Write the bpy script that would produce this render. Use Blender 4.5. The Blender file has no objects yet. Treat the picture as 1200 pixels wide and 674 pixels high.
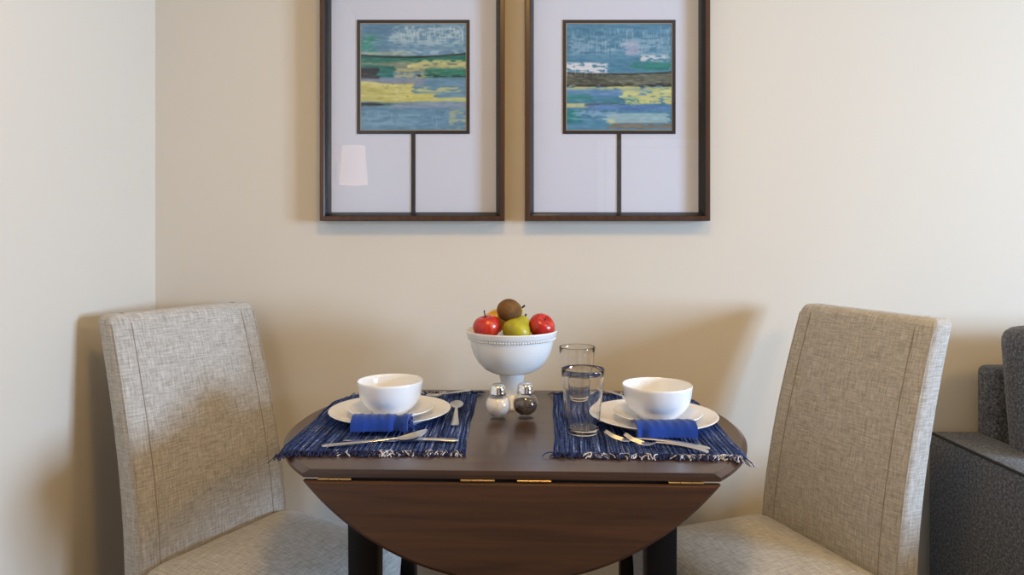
import bpy, bmesh, math, random
from mathutils import Vector, Matrix, noise
R_ = math.radians
PI = math.pi
scn = bpy.context.scene
COL = scn.collection
random.seed(7)

# ------------------------------------------------------------ camera, world, light, exposure
F_PX, HZ, CAM_H = 805.0, 280.0, 1.141
WALL_Y, WALL_LX, WALL_RX, WALL_FY, CEIL = 1.85, -0.9606, 3.4, -3.2, 2.5
cam_d = bpy.data.cameras.new('camera')
cam = bpy.data.objects.new('camera', cam_d); COL.objects.link(cam)
cam.location = (0, 0, CAM_H); cam.rotation_euler = (R_(90), 0, 0)
cam_d.sensor_width = 36.0; cam_d.lens = 36.0 * F_PX / 1200.0
cam_d.shift_y = (HZ - 337.0) / 1200.0
cam_d.clip_start = 0.02
scn.camera = cam
w = bpy.data.worlds.new('world'); scn.world = w; w.use_nodes = True
w.node_tree.nodes['Background'].inputs[0].default_value = (0.55, 0.72, 1.0, 1)
w.node_tree.nodes['Background'].inputs[1].default_value = 0.6
scn.view_settings.view_transform = 'Standard'
scn.view_settings.look = 'None'
scn.view_settings.exposure = -0.68
scn.view_settings.gamma = 1.0
scn.view_settings.use_curve_mapping = False

def area(name, loc, rot, sx, sy, power, color):
    l = bpy.data.lights.new(name, 'AREA'); l.shape = 'RECTANGLE'; l.size = sx; l.size_y = sy
    l.energy = power; l.color = color
    o = bpy.data.objects.new(name, l); o.location = loc; o.rotation_euler = rot; COL.objects.link(o)
    return o
# daylight entering through the window in the right wall
WIN_Y0, WIN_Y1, WIN_Z0, WIN_Z1 = -0.60, 0.48, 0.84, 1.74
area('window_daylight', (WALL_RX + 0.16, (WIN_Y0+WIN_Y1)/2, (WIN_Z0+WIN_Z1)/2), (0, R_(90), 0), WIN_Z1-WIN_Z0, WIN_Y1-WIN_Y0, 430, (0.505, 0.715, 1.0))
CEIL_W = 22; SCONCE_W = 2.0
WARM = (1.0, 0.60, 0.17)

# ------------------------------------------------------------ helpers
def s2l(c):
    return tuple((x/255.0/12.92) if x/255.0 <= 0.04045 else ((x/255.0+0.055)/1.055)**2.4 for x in c)
def at(px, py, y):
    """point of the room at depth y seen at photograph pixel (px, py)"""
    return Vector(((px-600.0)/F_PX*y, y, CAM_H-(py-HZ)/F_PX*y))
def tag(o, label=None, cat=None, group=None, kind=None):
    if label: o['label'] = label
    if cat: o['category'] = cat
    if group: o['group'] = group
    if kind: o['kind'] = kind
    return o
def empty(name, loc, rz=0.0):
    o = bpy.data.objects.new(name, None); o.location = loc; o.rotation_euler = (0, 0, rz)
    o.empty_display_size = 0.05; COL.objects.link(o); return o
def mesh(name, verts, faces, mat, parent=None, uv=None, smooth=True, loc=None, mw=None, auto=None):
    me = bpy.data.meshes.new(name); me.from_pydata([tuple(v) for v in verts], [], faces)
    if mat: me.materials.append(mat)
    if uv:
        l = me.uv_layers.new(name='UVMap')
        k = 0
        for f in uv:
            for c in f:
                l.data[k].uv = c; k += 1
    me.validate(); me.update()
    if smooth:
        me.polygons.foreach_set('use_smooth', [True]*len(me.polygons))
        if auto is not None:
            me.set_sharp_from_angle(angle=R_(auto))
    o = bpy.data.objects.new(name, me); COL.objects.link(o)
    if parent: o.parent = parent
    if loc: o.location = loc
    if mw: o.matrix_local = mw
    return o
class G:
    """collects geometry with uv into one mesh"""
    def __init__(s): s.v = []; s.f = []; s.uv = []
    def grid(s, rows, closed=False, uvs=None, flip=False):
        n0 = len(s.v); m = len(rows[0])
        for r in rows: s.v += [Vector(p) for p in r]
        if uvs is None:
            us = []
            for r in rows:
                d = 0; lst = [0]
                for i in range(1, m+1):
                    d += (Vector(r[i % m])-Vector(r[i-1])).length; lst.append(d)
                us.append(lst)
            vd = [0]
            for j in range(1, len(rows)):
                vd.append(vd[-1]+max((Vector(rows[j][k])-Vector(rows[j-1][k])).length for k in (0, m//3, m//2)))
            um = max(us, key=lambda a: a[-1])
            uvs = lambda j, i: (um[i], vd[j])
        lim = m if closed else m-1
        for j in range(len(rows)-1):
            for i in range(lim):
                a, b = n0+j*m+i, n0+j*m+(i+1) % m; c, d = n0+(j+1)*m+(i+1) % m, n0+(j+1)*m+i
                q = [a, b, c, d]; u = [uvs(j, i), uvs(j, i+1), uvs(j+1, i+1), uvs(j+1, i)]
                if flip: q.reverse(); u.reverse()
                s.f.append(q); s.uv.append(u)
        return n0
    def cap(s, idx, flip=False, ax=(0, 1)):
        q = list(idx)
        if flip: q.reverse()
        s.f.append(q); s.uv.append([(s.v[i][ax[0]], s.v[i][ax[1]]) for i in q])
    def loft(s, rows, cap0=True, cap1=True, ax=(0, 1)):
        n0 = s.grid(rows, closed=True); m = len(rows[0])
        if cap0: s.cap(range(n0, n0+m), flip=True, ax=ax)
        if cap1: s.cap(range(n0+(len(rows)-1)*m, n0+len(rows)*m), ax=ax)
    def lathe(s, prof, seg=48, c=(0, 0, 0), M=None):
        """profile [(r, z)], r=0 allowed at the ends"""
        n0 = len(s.v); c = Vector(c); rings = []
        for (r, z) in prof:
            if r < 1e-7:
                p = Vector((0, 0, z)); p = (M @ p if M else p)+c
                s.v.append(p); rings.append([len(s.v)-1])
            else:
                ids = []
                for i in range(seg):
                    a = 2*PI*i/seg; p = Vector((r*math.cos(a), r*math.sin(a), z)); p = (M @ p if M else p)+c
                    s.v.append(p); ids.append(len(s.v)-1)
                rings.append(ids)
        d = 0
        for j in range(len(rings)-1):
            A, B = rings[j], rings[j+1]
            L = math.hypot(prof[j+1][0]-prof[j][0], prof[j+1][1]-prof[j][1])
            for i in range(seg):
                u0, u1 = i/seg, (i+1)/seg
                if len(A) == 1 and len(B) == 1: continue
                if len(A) == 1:
                    s.f.append([A[0], B[(i+1) % seg], B[i]][::-1]); s.uv.append([(u0, d), (u0, d+L), (u1, d+L)])
                elif len(B) == 1:
                    s.f.append([A[i], A[(i+1) % seg], B[0]]); s.uv.append([(u0, d), (u1, d), (u0, d+L)])
                else:
                    s.f.append([A[i], A[(i+1) % seg], B[(i+1) % seg], B[i]]); s.uv.append([(u0, d), (u1, d), (u1, d+L), (u0, d+L)])
            d += L
    def tube(s, pts, r, seg=8, flat=None, caps=True):
        """r number or list; flat=(w,h) scale pair list for flattened section"""
        pts = [Vector(p) for p in pts]; n = len(pts)
        rs = r if isinstance(r, (list, tuple)) else [r]*n
        rows = []; up = Vector((0, 0, 1))
        for k in range(n):
            t = (pts[min(k+1, n-1)]-pts[max(k-1, 0)]).normalized()
            side = t.cross(up)
            if side.length < 0.05: side = t.cross(Vector((0, 1, 0)))
            side.normalize(); nn = side.cross(t).normalized()
            fw, fh = (flat[k] if flat else (1, 1))
            rows.append([pts[k]+side*(rs[k]*fw*math.cos(2*PI*i/seg))+nn*(rs[k]*fh*math.sin(2*PI*i/seg)) for i in range(seg)])
        s.loft(rows, caps, caps)
    def box(s, lo, hi, M=None, bev=0.0, bs=2):
        bm = bmesh.new(); bmesh.ops.create_cube(bm, size=1)
        for v in bm.verts:
            v.co = Vector([(lo[k]+hi[k])/2+v.co[k]*(hi[k]-lo[k]) for k in range(3)])
        if bev > 0:
            bmesh.ops.bevel(bm, geom=list(bm.edges), offset=bev, segments=bs, affect='EDGES', profile=0.5)
        bm.normal_update(); bm.verts.ensure_lookup_table(); n0 = len(s.v)
        for v in bm.verts: s.v.append(M @ v.co if M else v.co.copy())
        for f in bm.faces:
            s.f.append([n0+v.index for v in f.verts])
            nrm = f.normal; k = max(range(3), key=lambda i: abs(nrm[i])); ax = [(1, 2), (0, 2), (0, 1)][k]
            s.uv.append([(v.co[ax[0]], v.co[ax[1]]) for v in f.verts])
        bm.free()
    def build(s, name, mat, parent=None, smooth=True, auto=35, **k):
        return mesh(name, s.v, s.f, mat, parent, s.uv, smooth, auto=auto, **k)
def box(name, lo, hi, mat, parent=None, bev=0.0, bs=2, M=None):
    g = G(); g.box(lo, hi, M, bev, bs); return g.build(name, mat, parent)
def rrect(wx, wy, r, n=6, cx=0, cy=0):
    """rounded rectangle outline, counter clockwise"""
    out = []
    for (sx, sy, a0) in ((1, -1, -90), (1, 1, 0), (-1, 1, 90), (-1, -1, 180)):
        for k in range(n+1):
            a = R_(a0+90*k/n); out.append((cx+sx*(wx/2-r)+r*math.cos(a), cy+sy*(wy/2-r)+r*math.sin(a)))
    return out

# ------------------------------------------------------------ materials
class NT:
    def __init__(s, name):
        s.m = bpy.data.materials.new(name); s.m.use_nodes = True; s.t = s.m.node_tree; s.N = s.t.nodes; s.L = s.t.links
        s.b = s.N['Principled BSDF']; s.out = s.N['Material Output']
    def n(s, ty, **k):
        x = s.N.new(ty)
        for a, b in k.items(): setattr(x, a, b)
        return x
    def l(s, a, b): s.L.new(a, b)
    def coord(s, scale=(1, 1, 1), kind='Object', rot=(0, 0, 0)):
        c = s.n('ShaderNodeTexCoord'); m = s.n('ShaderNodeMapping'); m.inputs['Scale'].default_value = scale
        m.inputs['Rotation'].default_value = rot
        s.l(c.outputs[kind], m.inputs['Vector']); return m.outputs['Vector']
    def noise(s, vec, scale=5, detail=3, rough=0.5, dist=0):
        x = s.n('ShaderNodeTexNoise'); x.inputs['Scale'].default_value = scale; x.inputs['Detail'].default_value = detail
        x.inputs['Roughness'].default_value = rough; x.inputs['Distortion'].default_value = dist
        s.l(vec, x.inputs['Vector']); return x.outputs['Fac']
    def ramp(s, fac, stops):
        x = s.n('ShaderNodeValToRGB'); e = x.color_ramp.elements
        while len(e) < len(stops): e.new(0.5)
        for i, (p, c) in enumerate(stops): e[i].position = p; e[i].color = (*c, 1)
        s.l(fac, x.inputs['Fac']); return x.outputs['Color']
    def math(s, op, a, b=None):
        x = s.n('ShaderNodeMath', operation=op)
        for i, v in enumerate((a, b)):
            if v is None: continue
            if isinstance(v, (int, float)): x.inputs[i].default_value = v
            else: s.l(v, x.inputs[i])
        return x.outputs[0]
    def bump(s, h, strength=0.3, dist=0.001):
        x = s.n('ShaderNodeBump'); x.inputs['Strength'].default_value = strength; x.inputs['Distance'].default_value = dist
        s.l(h, x.inputs['Height']); s.l(x.outputs['Normal'], s.b.inputs['Normal'])
def pr(name, col, rough=0.5, metal=0.0, spec=0.5, coat=0.0, coat_r=0.1, sss=0.0):
    t = NT(name); b = t.b
    b.inputs['Base Color'].default_value = (*col, 1); b.inputs['Roughness'].default_value = rough
    b.inputs['Metallic'].default_value = metal; b.inputs['Specular IOR Level'].default_value = spec
    b.inputs['Coat Weight'].default_value = coat; b.inputs['Coat Roughness'].default_value = coat_r
    if sss: b.inputs['Subsurface Weight'].default_value = sss; b.inputs['Subsurface Scale'].default_value = 0.005
    return t
def mat_wall():
    t = pr('wall_paint', s2l((221, 213, 200)), 0.75, spec=0.3)
    v = t.coord(); n = t.noise(v, 260, 2, 0.6); t.bump(n, 0.08, 0.0006); return t.m
def mat_linen(name, dark, mid, light):
    t = pr(name, mid, 0.95, spec=0.15)
    t.b.inputs['Sheen Weight'].default_value = 0.25
    a = t.noise(t.coord((460, 12, 1), 'UV'), 1, 3, 0.6); b = t.noise(t.coord((12, 460, 1), 'UV'), 1, 3, 0.6)
    c = t.noise(t.coord((260, 40, 1), 'UV'), 1, 2, 0.5); d = t.noise(t.coord((40, 260, 1), 'UV'), 1, 2, 0.5)
    m = t.math('MULTIPLY', t.math('ADD', t.math('ADD', a, b), t.math('ADD', c, d)), 0.25)
    colr = t.ramp(m, [(0.40, dark), (0.5, mid), (0.60, light)]); t.l(colr, t.b.inputs['Base Color'])
    t.bump(m, 0.55, 0.0015); return t.m
def mat_tweed(name, c0, c1, c2):
    t = pr(name, c1, 0.95, spec=0.15); t.b.inputs['Sheen Weight'].default_value = 0.2
    v = t.coord((1, 1, 1)); n = t.noise(v, 420, 2, 0.7); k = t.noise(v, 150, 3, 0.6)
    m = t.math('MULTIPLY', t.math('ADD', n, k), 0.5)
    t.l(t.ramp(m, [(0.4, c0), (0.5, c1), (0.62, c2)]), t.b.inputs['Base Color']); t.bump(m, 0.8, 0.002); return t.m
def mat_wood(name, c0, c1, rough, axis='x', coat=0.3, gl=0.12, spec=0.5):
    t = pr(name, c0, rough, coat=coat, coat_r=gl, spec=spec)
    sc = (1.2, 26, 26) if axis == 'x' else (26, 26, 1.2)
    v = t.coord(sc); n = t.noise(v, 2.2, 6, 0.65, 0.6)
    t.l(t.ramp(n, [(0.3, c0), (0.7, c1)]), t.b.inputs['Base Color']); t.bump(n, 0.06, 0.0008); return t.m
def mat_mat():
    t = pr('woven_navy', s2l((38, 52, 104)), 0.95, spec=0.1)
    wv = t.n('ShaderNodeTexWave', wave_type='BANDS', bands_direction='X'); wv.inputs['Scale'].default_value = 1.0
    wv.inputs['Distortion'].default_value = 0.5; wv.inputs['Detail'].default_value = 1
    t.l(t.coord((68, 2, 1), 'UV'), wv.inputs['Vector'])
    a = t.noise(t.coord((230, 5, 1), 'UV'), 1, 3, 0.7); b = t.noise(t.coord((230, 90, 1), 'UV'), 1, 2, 0.7)
    m = t.math('ADD', t.math('MULTIPLY', a, 0.75), t.math('MULTIPLY', b, 0.25))
    col = t.ramp(m, [(0.37, s2l((14, 18, 42))), (0.46, s2l((38, 52, 100))), (0.55, s2l((70, 92, 150))), (0.66, s2l((168, 180, 212)))])
    t.l(col, t.b.inputs['Base Color'])
    h = t.math('ADD', wv.outputs['Fac'], t.math('MULTIPLY', b, 0.6)); t.bump(h, 0.8, 0.0022); return t.m
def mat_glass_pane():
    t = NT('picture_glass'); t.N.remove(t.b)
    tr = t.n('ShaderNodeBsdfTransparent'); gl = t.n('ShaderNodeBsdfGlossy'); gl.inputs['Roughness'].default_value = 0.0
    fr = t.n('ShaderNodeLayerWeight'); fr.inputs['Blend'].default_value = 0.5; mx = t.n('ShaderNodeMixShader')
    k = t.math('ADD', t.math('MULTIPLY', t.math('POWER', fr.outputs['Facing'], 5), 0.9), 0.07)
    t.l(k, mx.inputs[0]); t.l(tr.outputs[0], mx.inputs[1]); t.l(gl.outputs[0], mx.inputs[2]); t.l(mx.outputs[0], t.out.inputs[0]); return t.m
def mat_glass(name, ior=1.45, tint=(1, 1, 1)):
    t = pr(name, tint, 0.0); t.b.inputs['Transmission Weight'].default_value = 1.0; t.b.inputs['IOR'].default_value = ior; return t.m
def mat_emit(name, col, k):
    t = NT(name); t.b.inputs['Base Color'].default_value = (*col, 1); t.b.inputs['Emission Color'].default_value = (*col, 1); t.b.inputs['Emission Strength'].default_value = k; return t.m
def mat_vcol(name):
    t = pr(name, (0.5, 0.5, 0.5), 0.7, spec=0.3); a = t.n('ShaderNodeVertexColor', layer_name='paint'); t.l(a.outputs['Color'], t.b.inputs['Base Color']); return t.m
def mat_fruit(name, stops, rough, scale=14, coat=0.2, bump=0.0, stretch=(1, 1, 1), spots=None):
    t = pr(name, stops[0][1], rough, coat=coat, coat_r=0.2)
    n = t.noise(t.coord(stretch), scale, 4, 0.6, 0.3); c = t.ramp(n, stops)
    if spots:
        sp = t.noise(t.coord(), 420, 1, 0.5); f = t.ramp(sp, [(0.68, (0, 0, 0)), (0.74, (1, 1, 1))])
        mx = t.n('ShaderNodeMixRGB'); t.l(f, mx.inputs[0]); t.l(c, mx.inputs[1]); mx.inputs[2].default_value = (*spots, 1); c = mx.outputs[0]
    t.l(c, t.b.inputs['Base Color'])
    if bump: t.bump(t.noise(t.coord(), 500, 2, 0.6), bump, 0.001)
    return t.m
M = {}
M['wall'] = mat_wall()
M['bounce_tan'] = pr('bounce_tan_paint', s2l((158, 126, 92)), 0.8, spec=0.2).m  # made-up tan on the unseen walls, cuts cool bounce and warms the shade
M['ceiling'] = pr('ceiling_paint', s2l((228, 206, 172)), 0.85).m
M['trim'] = pr('trim_paint', s2l((236, 234, 228)), 0.4).m
def mat_carpet():
    t = pr('carpet', s2l((104, 76, 52)), 1.0, spec=0.1)
    n = t.noise(t.coord(), 260, 3, 0.7); t.l(t.ramp(n, [(0.35, s2l((84, 58, 38))), (0.65, s2l((124, 92, 64)))]), t.b.inputs['Base Color']); t.bump(n, 0.8, 0.004); return t.m
M['carpet'] = mat_carpet()
M['linen'] = mat_linen('linen', s2l((154, 148, 140)), s2l((182, 177, 170)), s2l((206, 203, 198)))
M['linen_seam'] = pr('linen_seam', s2l((156, 147, 134)), 0.95, spec=0.1).m
M['tweed'] = mat_tweed('charcoal_tweed', s2l((52, 54, 60)), s2l((84, 88, 96)), s2l((132, 138, 148)))
M['piping'] = pr('sofa_piping', s2l((40, 42, 48)), 0.9).m
M['top'] = mat_wood('espresso_top', s2l((52, 36, 28)), s2l((78, 55, 42)), 0.32, 'x', 0.3, 0.16)
M['leaf'] = mat_wood('walnut_leaf', s2l((54, 34, 21)), s2l((84, 54, 34)), 0.42, 'x', 0.1, 0.3)
M['black_wood'] = mat_wood('black_wood', s2l((11, 9, 9)), s2l((18, 15, 14)), 0.45, 'z', 0.0, 0.3, 0.25)
M['brass'] = pr('brass', s2l((196, 168, 122)), 0.3, metal=1.0).m
M['navy'] = mat_mat()
M['thread_navy'] = pr('navy_thread', s2l((34, 44, 88)), 0.95).m
M['thread_white'] = pr('white_thread', s2l((205, 205, 215)), 0.95).m
M['china'] = pr('white_china', s2l((242, 243, 246)), 0.12, coat=0.4, coat_r=0.04).m
M['porcelain'] = pr('porcelain', s2l((236, 236, 236)), 0.16, coat=0.3, coat_r=0.05).m
def mat_napkin():
    t = pr('napkin_blue', s2l((28, 62, 148)), 0.9, spec=0.2); t.b.inputs['Sheen Weight'].default_value = 0.2
    n = t.noise(t.coord(), 700, 2, 0.6); t.bump(n, 0.4, 0.0008); return t.m
M['napkin'] = mat_napkin()
M['steel'] = pr('cutlery_steel', (0.72, 0.71, 0.70), 0.33, metal=1.0).m
M['chrome'] = pr('chrome', (0.85, 0.84, 0.82), 0.08, metal=1.0).m
M['hole'] = pr('shaker_hole', (0.02, 0.02, 0.02), 0.6).m
M['glass'] = mat_glass('drinking_glass')
M['thin_glass'] = mat_glass_pane()
M['salt'] = pr('salt', s2l((246, 242, 238)), 0.9).m
def mat_pepper():
    t = pr('pepper', s2l((60, 45, 35)), 0.9); n = t.noise(t.coord(), 520, 2, 0.8)
    t.l(t.ramp(n, [(0.4, s2l((22, 16, 13))), (0.55, s2l((88, 66, 50))), (0.68, s2l((158, 130, 102)))]), t.b.inputs['Base Color']); t.bump(n, 1, 0.002); return t.m
M['pepper'] = mat_pepper()
M['frame'] = mat_wood('frame_wood', s2l((58, 36, 22)), s2l((84, 52, 30)), 0.35, 'z', 0.3, 0.2)
M['frame_black'] = pr('frame_inner_black', s2l((9, 9, 12)), 0.4, spec=0.35, coat=0.2, coat_r=0.2).m
M['board'] = pr('mat_board', s2l((216, 220, 236)), 0.9, spec=0.1).m
M['ink'] = pr('art_border', s2l((34, 28, 30)), 0.7).m
M['gilt'] = pr('gilt_bevel', s2l((170, 150, 120)), 0.5).m
M['paint'] = mat_vcol('art_paint')
M['apple'] = mat_fruit('apple_skin', [(0.3, s2l((168, 22, 20))), (0.55, s2l((196, 38, 26))), (0.78, s2l((214, 92, 44)))], 0.3, 9, 0.4, stretch=(6, 6, 1))
M['pear'] = mat_fruit('pear_skin', [(0.3, s2l((152, 146, 18))), (0.6, s2l((184, 174, 34))), (0.85, s2l((196, 180, 60)))], 0.4, 22, 0.15, spots=s2l((120, 112, 30)))
M['kiwi'] = mat_fruit('kiwi_skin', [(0.3, s2l((88, 58, 24))), (0.7, s2l((126, 90, 46)))], 0.9, 40, 0.0, 0.7)
M['mango'] = mat_fruit('mango_skin', [(0.30, s2l((120, 150, 30))), (0.42, s2l((236, 168, 34))), (0.8, s2l((236, 140, 34)))], 0.35, 9, 0.2)
M['banana'] = mat_fruit('yellow_pear_skin', [(0.3, s2l((206, 176, 44))), (0.7, s2l((190, 172, 40)))], 0.45, 12, 0.1)
M['stem'] = pr('fruit_stem', s2l((38, 28, 22)), 0.8).m
M['shade'] = mat_emit('lamp_shade', (1.0, 0.78, 0.66), 3.0)
M['diffuser'] = mat_emit('lamp_diffuser', WARM, 4.0)
M['nickel'] = pr('brushed_nickel', (0.6, 0.58, 0.55), 0.3, metal=1.0).m

# ------------------------------------------------------------ room shell
T = 0.12
def struct(name, lo, hi, mat, parent=None, bev=0):
    o = box(name, lo, hi, mat, parent, bev)
    if not parent: o['kind'] = 'structure'
    return o
X0, X1, Y0, Y1 = WALL_LX, WALL_RX, WALL_FY, WALL_Y
struct('floor', (X0-T, Y0-T, -T), (X1+T, Y1+T, 0), M['carpet'])
struct('ceiling', (X0-T, Y0-T, CEIL), (X1+T, Y1+T, CEIL+T), M['ceiling'])
struct('wall_back', (X0-T, Y1, 0), (X1+T, Y1+T, CEIL), M['wall'])
struct('wall_left', (X0-T, Y0, 0), (X0, Y1, CEIL), M['wall'])
struct('wall_front', (X0-T, Y0-T, 0), (X1+T, Y0, CEIL), M['bounce_tan'])
g = G()   # right wall with the window opening
g.box((X1, Y0, 0), (X1+T, WIN_Y0, CEIL)); g.box((X1, WIN_Y1, 0), (X1+T, Y1, CEIL))
g.box((X1, WIN_Y0, 0), (X1+T, WIN_Y1, WIN_Z0)); g.box((X1, WIN_Y0, WIN_Z1), (X1+T, WIN_Y1, CEIL))
g.build('wall_right', M['bounce_tan'])['kind'] = 'structure'
wn = empty('window_1', (X1, (WIN_Y0+WIN_Y1)/2, WIN_Z0)); wn['kind'] = 'structure'
hw, hh = (WIN_Y1-WIN_Y0)/2, WIN_Z1-WIN_Z0
g = G()
for (a, b) in (((0.02, -hw, 0), (0.09, -hw+0.045, hh)), ((0.02, hw-0.045, 0), (0.09, hw, hh)), ((0.02, -hw, 0), (0.09, hw, 0.045)), ((0.02, -hw, hh-0.045), (0.09, hw, hh)), ((0.03, -0.02, 0), (0.08, 0.02, hh))):
    g.box(a, b, None, 0.003)
g.build('window_frame', M['trim'], wn)
box('window_pane', (0.052, -hw+0.04, 0.04), (0.056, hw-0.04, hh-0.04), M['thin_glass'], wn)
box('window_sill', (-0.06, -hw-0.05, -0.03), (0.10, hw+0.05, 0.0), M['trim'], wn, 0.004)
for nm, lo, hi in (('baseboard_back', (X0, Y1-0.014, 0), (X1, Y1, 0.10)), ('baseboard_left', (X0, Y0, 0), (X0+0.014, Y1-0.014, 0.10)),
                   ('baseboard_right', (X1-0.014, Y0, 0), (X1, Y1-0.014, 0.10)), ('baseboard_front', (X0+0.014, Y0, 0), (X1-0.014, Y0+0.014, 0.10))):
    struct(nm, lo, hi, M['trim'], bev=0.003)
# door in the front wall (behind the camera, seen only in reflections)
dr = empty('door_1', (1.35, Y0, 0)); dr['kind'] = 'structure'
g = G(); g.box((-0.42, 0, 0.005), (0.42, 0.035, 2.05), None, 0.003); g.build('door_leaf', M['trim'], dr)
g = G()
for a, b in (((-0.50, 0, 0.0), (-0.43, 0.03, 2.13)), ((0.43, 0, 0.0), (0.50, 0.03, 2.13)), ((-0.50, 0, 2.06), (0.50, 0.03, 2.13))): g.box(a, b, None, 0.003)
g.build('door_casing', M['trim'], dr)
g = G(); g.lathe([(0, 0), (0.012, 0), (0.012, 0.04), (0.028, 0.05), (0.028, 0.065), (0, 0.072)], 24, (-0.35, 0.035, 0.98), Matrix.Rotation(R_(-90), 4, 'X')); g.build('door_knob', M['nickel'], dr)

# ------------------------------------------------------------ lamps of the room (outside the frame)
LAMPS = ((0.10, 0.50, 'round flush ceiling light nearest the back wall'), (1.9, 0.35, 'round flush ceiling light farther from the back wall'))
cl = empty('ceiling_light', (LAMPS[0][0], LAMPS[0][1], CEIL)); tag(cl, LAMPS[0][2], 'ceiling light', 'flush ceiling lights')
g = G(); g.lathe([(0.0, 0.0), (0.19, 0.0), (0.19, -0.03), (0.175, -0.035), (0.0, -0.035)], 48); g.build('base', M['nickel'], cl)
g = G(); g.lathe([(0.17, -0.036), (0.165, -0.06), (0.13, -0.085), (0.07, -0.098), (0.0, -0.10)], 48); g.build('diffuser', M['diffuser'], cl)
def lamp_light(name, loc, power, size, rot=(0, 0, 0), spread=180):
    l = bpy.data.lights.new(name, 'AREA'); l.shape = 'DISK'; l.size = size; l.energy = power; l.color = WARM; l.spread = R_(spread)
    o = bpy.data.objects.new(name, l); o.location = loc; o.rotation_euler = rot; COL.objects.link(o)
cl2 = cl.copy(); COL.objects.link(cl2); cl2.location = (LAMPS[1][0], LAMPS[1][1], CEIL); cl2['label'] = LAMPS[1][2]
for ch_ in list(cl.children):
    c_ = ch_.copy(); COL.objects.link(c_); c_.parent = cl2
for lx_, ly_, _ in LAMPS: lamp_light('ceiling_lamp_light', (lx_, ly_, CEIL-0.11), CEIL_W, 0.34)
sc = empty('wall_sconce', (X0, -0.13, 1.50)); tag(sc, 'small wall sconce with pale shade on the left wall', 'wall lamp')
g = G(); g.box((0, -0.05, -0.06), (0.015, 0.05, 0.06), None, 0.004); g.tube([(0.01, 0, 0), (0.09, 0, 0), (0.09, 0, 0.03)], 0.007, 10); g.build('bracket', M['nickel'], sc)
g = G(); g.lathe([(0.078, -0.06), (0.062, 0.15), (0.060, 0.15), (0.076, -0.06), (0.078, -0.06)], 40, (0.09, 0, 0)); g.build('lamp_shade', M['shade'], sc)

# ------------------------------------------------------------ drop-leaf table
TH = 0.76; TR = 0.457; TD = 0.302; TC = (0.006, 1.428); TYAW = -0.032
tb = empty('drop_leaf_table', (TC[0], TC[1], 0), TYAW)
tag(tb, 'dark espresso drop leaf table with its rounded front leaf hanging down', 'table')
def strip_outline(r, d, n=40):
    a = math.asin(min(1, d/r)); pts = []
    for k in range(n+1): t = -a+2*a*k/n; pts.append((r*math.cos(t), r*math.sin(t)))
    for k in range(n+1): t = PI-a+2*a*k/n; pts.append((r*math.cos(t), r*math.sin(t)))
    return pts
rows = []
for (dr_, dd, z) in ((-0.002, -0.001, TH-0.0140), (0.0, 0, TH-0.0130), (0.0, 0.0, TH-0.0070), (-0.003, -0.0003, TH-0.0050), (-0.0085, -0.0008, TH-0.0006), (-0.0095, -0.0018, TH)):
    rows.append([(x, y, z) for x, y in strip_outline(TR+dr_, TD+dd)])
g = G(); g.loft(rows); g.build('tabletop', M['top'], tb, auto=25)
# hanging leaves: circular segments in a vertical plane
def leaf(sign, mat, name='table_leaf'):
    a = math.asin(TD/TR); hc = TR*math.cos(a); sag = TR-TD
    def outline(ins):
        pts = []
        r = TR-ins
        aa = math.asin(min(1, (TD+ins*0.4)/r))
        for k in range(61):
            t = PI+aa + (PI-2*aa)*k/60
            pts.append((r*math.cos(t), (r*math.sin(t)+TD)*1.06))
        return pts
    zt = TH-0.0195
    rows = []
    for ins, off in ((0.004, 0.0), (0.0, 0.004), (0.0, 0.014), (0.006, 0.019)):
        rows.append([(x, -(TD+0.004)+0.019-off, zt+y) for x, y in outline(ins)])
    if sign > 0: rows = [[(x, -y, z) for x, y, z in r][::-1] for r in rows]
    g = G(); g.loft(rows, ax=(0, 2)); return g.build(name, mat, tb, auto=25)
leaf(-1, M['leaf']); leaf(1, M['leaf'])
g = G()
g.box((-0.285, -0.262, TH-0.10), (0.285, -0.240, TH-0.0145)); g.box((-0.285, 0.240, TH-0.10), (0.285, 0.262, TH-0.0145))
g.box((-0.285, -0.24, TH-0.10), (-0.263, 0.24, TH-0.0145)); g.box((0.263, -0.24, TH-0.10), (0.285, 0.24, TH-0.0145))
g.box((-0.285, -0.296, TH-0.028), (0.285, -0.262, TH-0.0142))
g.build('apron', M['black_wood'], tb)
def tleg(x, y, wt, wb):
    g = G(); rows = []
    for z, w_ in ((0.0, wb), (0.01, wb+0.002), (TH-0.12, wt), (TH-0.0145, wt)):
        rows.append([(x+a, y+b, z) for a, b in rrect(w_, w_, 0.003, 2)])
    g.loft(rows); return g.build('leg', M['black_wood'], tb, auto=30)
tleg(-0.261, -0.208, 0.052, 0.044); tleg(0.261, -0.208, 0.052, 0.044); tleg(-0.262, 0.205, 0.042, 0.036); tleg(0.262, 0.205, 0.042, 0.036)
for hx in (-0.290, -0.053, 0.040, 0.287):
    g = G()
    g.tube([(hx-0.028, -TD+0.001, TH-0.0168), (hx-0.010, -TD+0.001, TH-0.0168)], 0.0022, 12)
    g.tube([(hx-0.009, -TD+0.001, TH-0.0168), (hx+0.009, -TD+0.001, TH-0.0168)], 0.0022, 12)
    g.tube([(hx+0.010, -TD+0.001, TH-0.0168), (hx+0.028, -TD+0.001, TH-0.0168)], 0.0022, 12)
    g.box((hx-0.028, -TD+0.002, TH-0.0162), (hx+0.028, -TD+0.030, TH-0.0141))
    g.box((hx-0.028, -TD+0.016, TH-0.060), (hx+0.028, -TD+0.018, TH-0.018))
    tag(g.build('hinge', M['brass'], tb), 'brass butt hinge')

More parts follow.
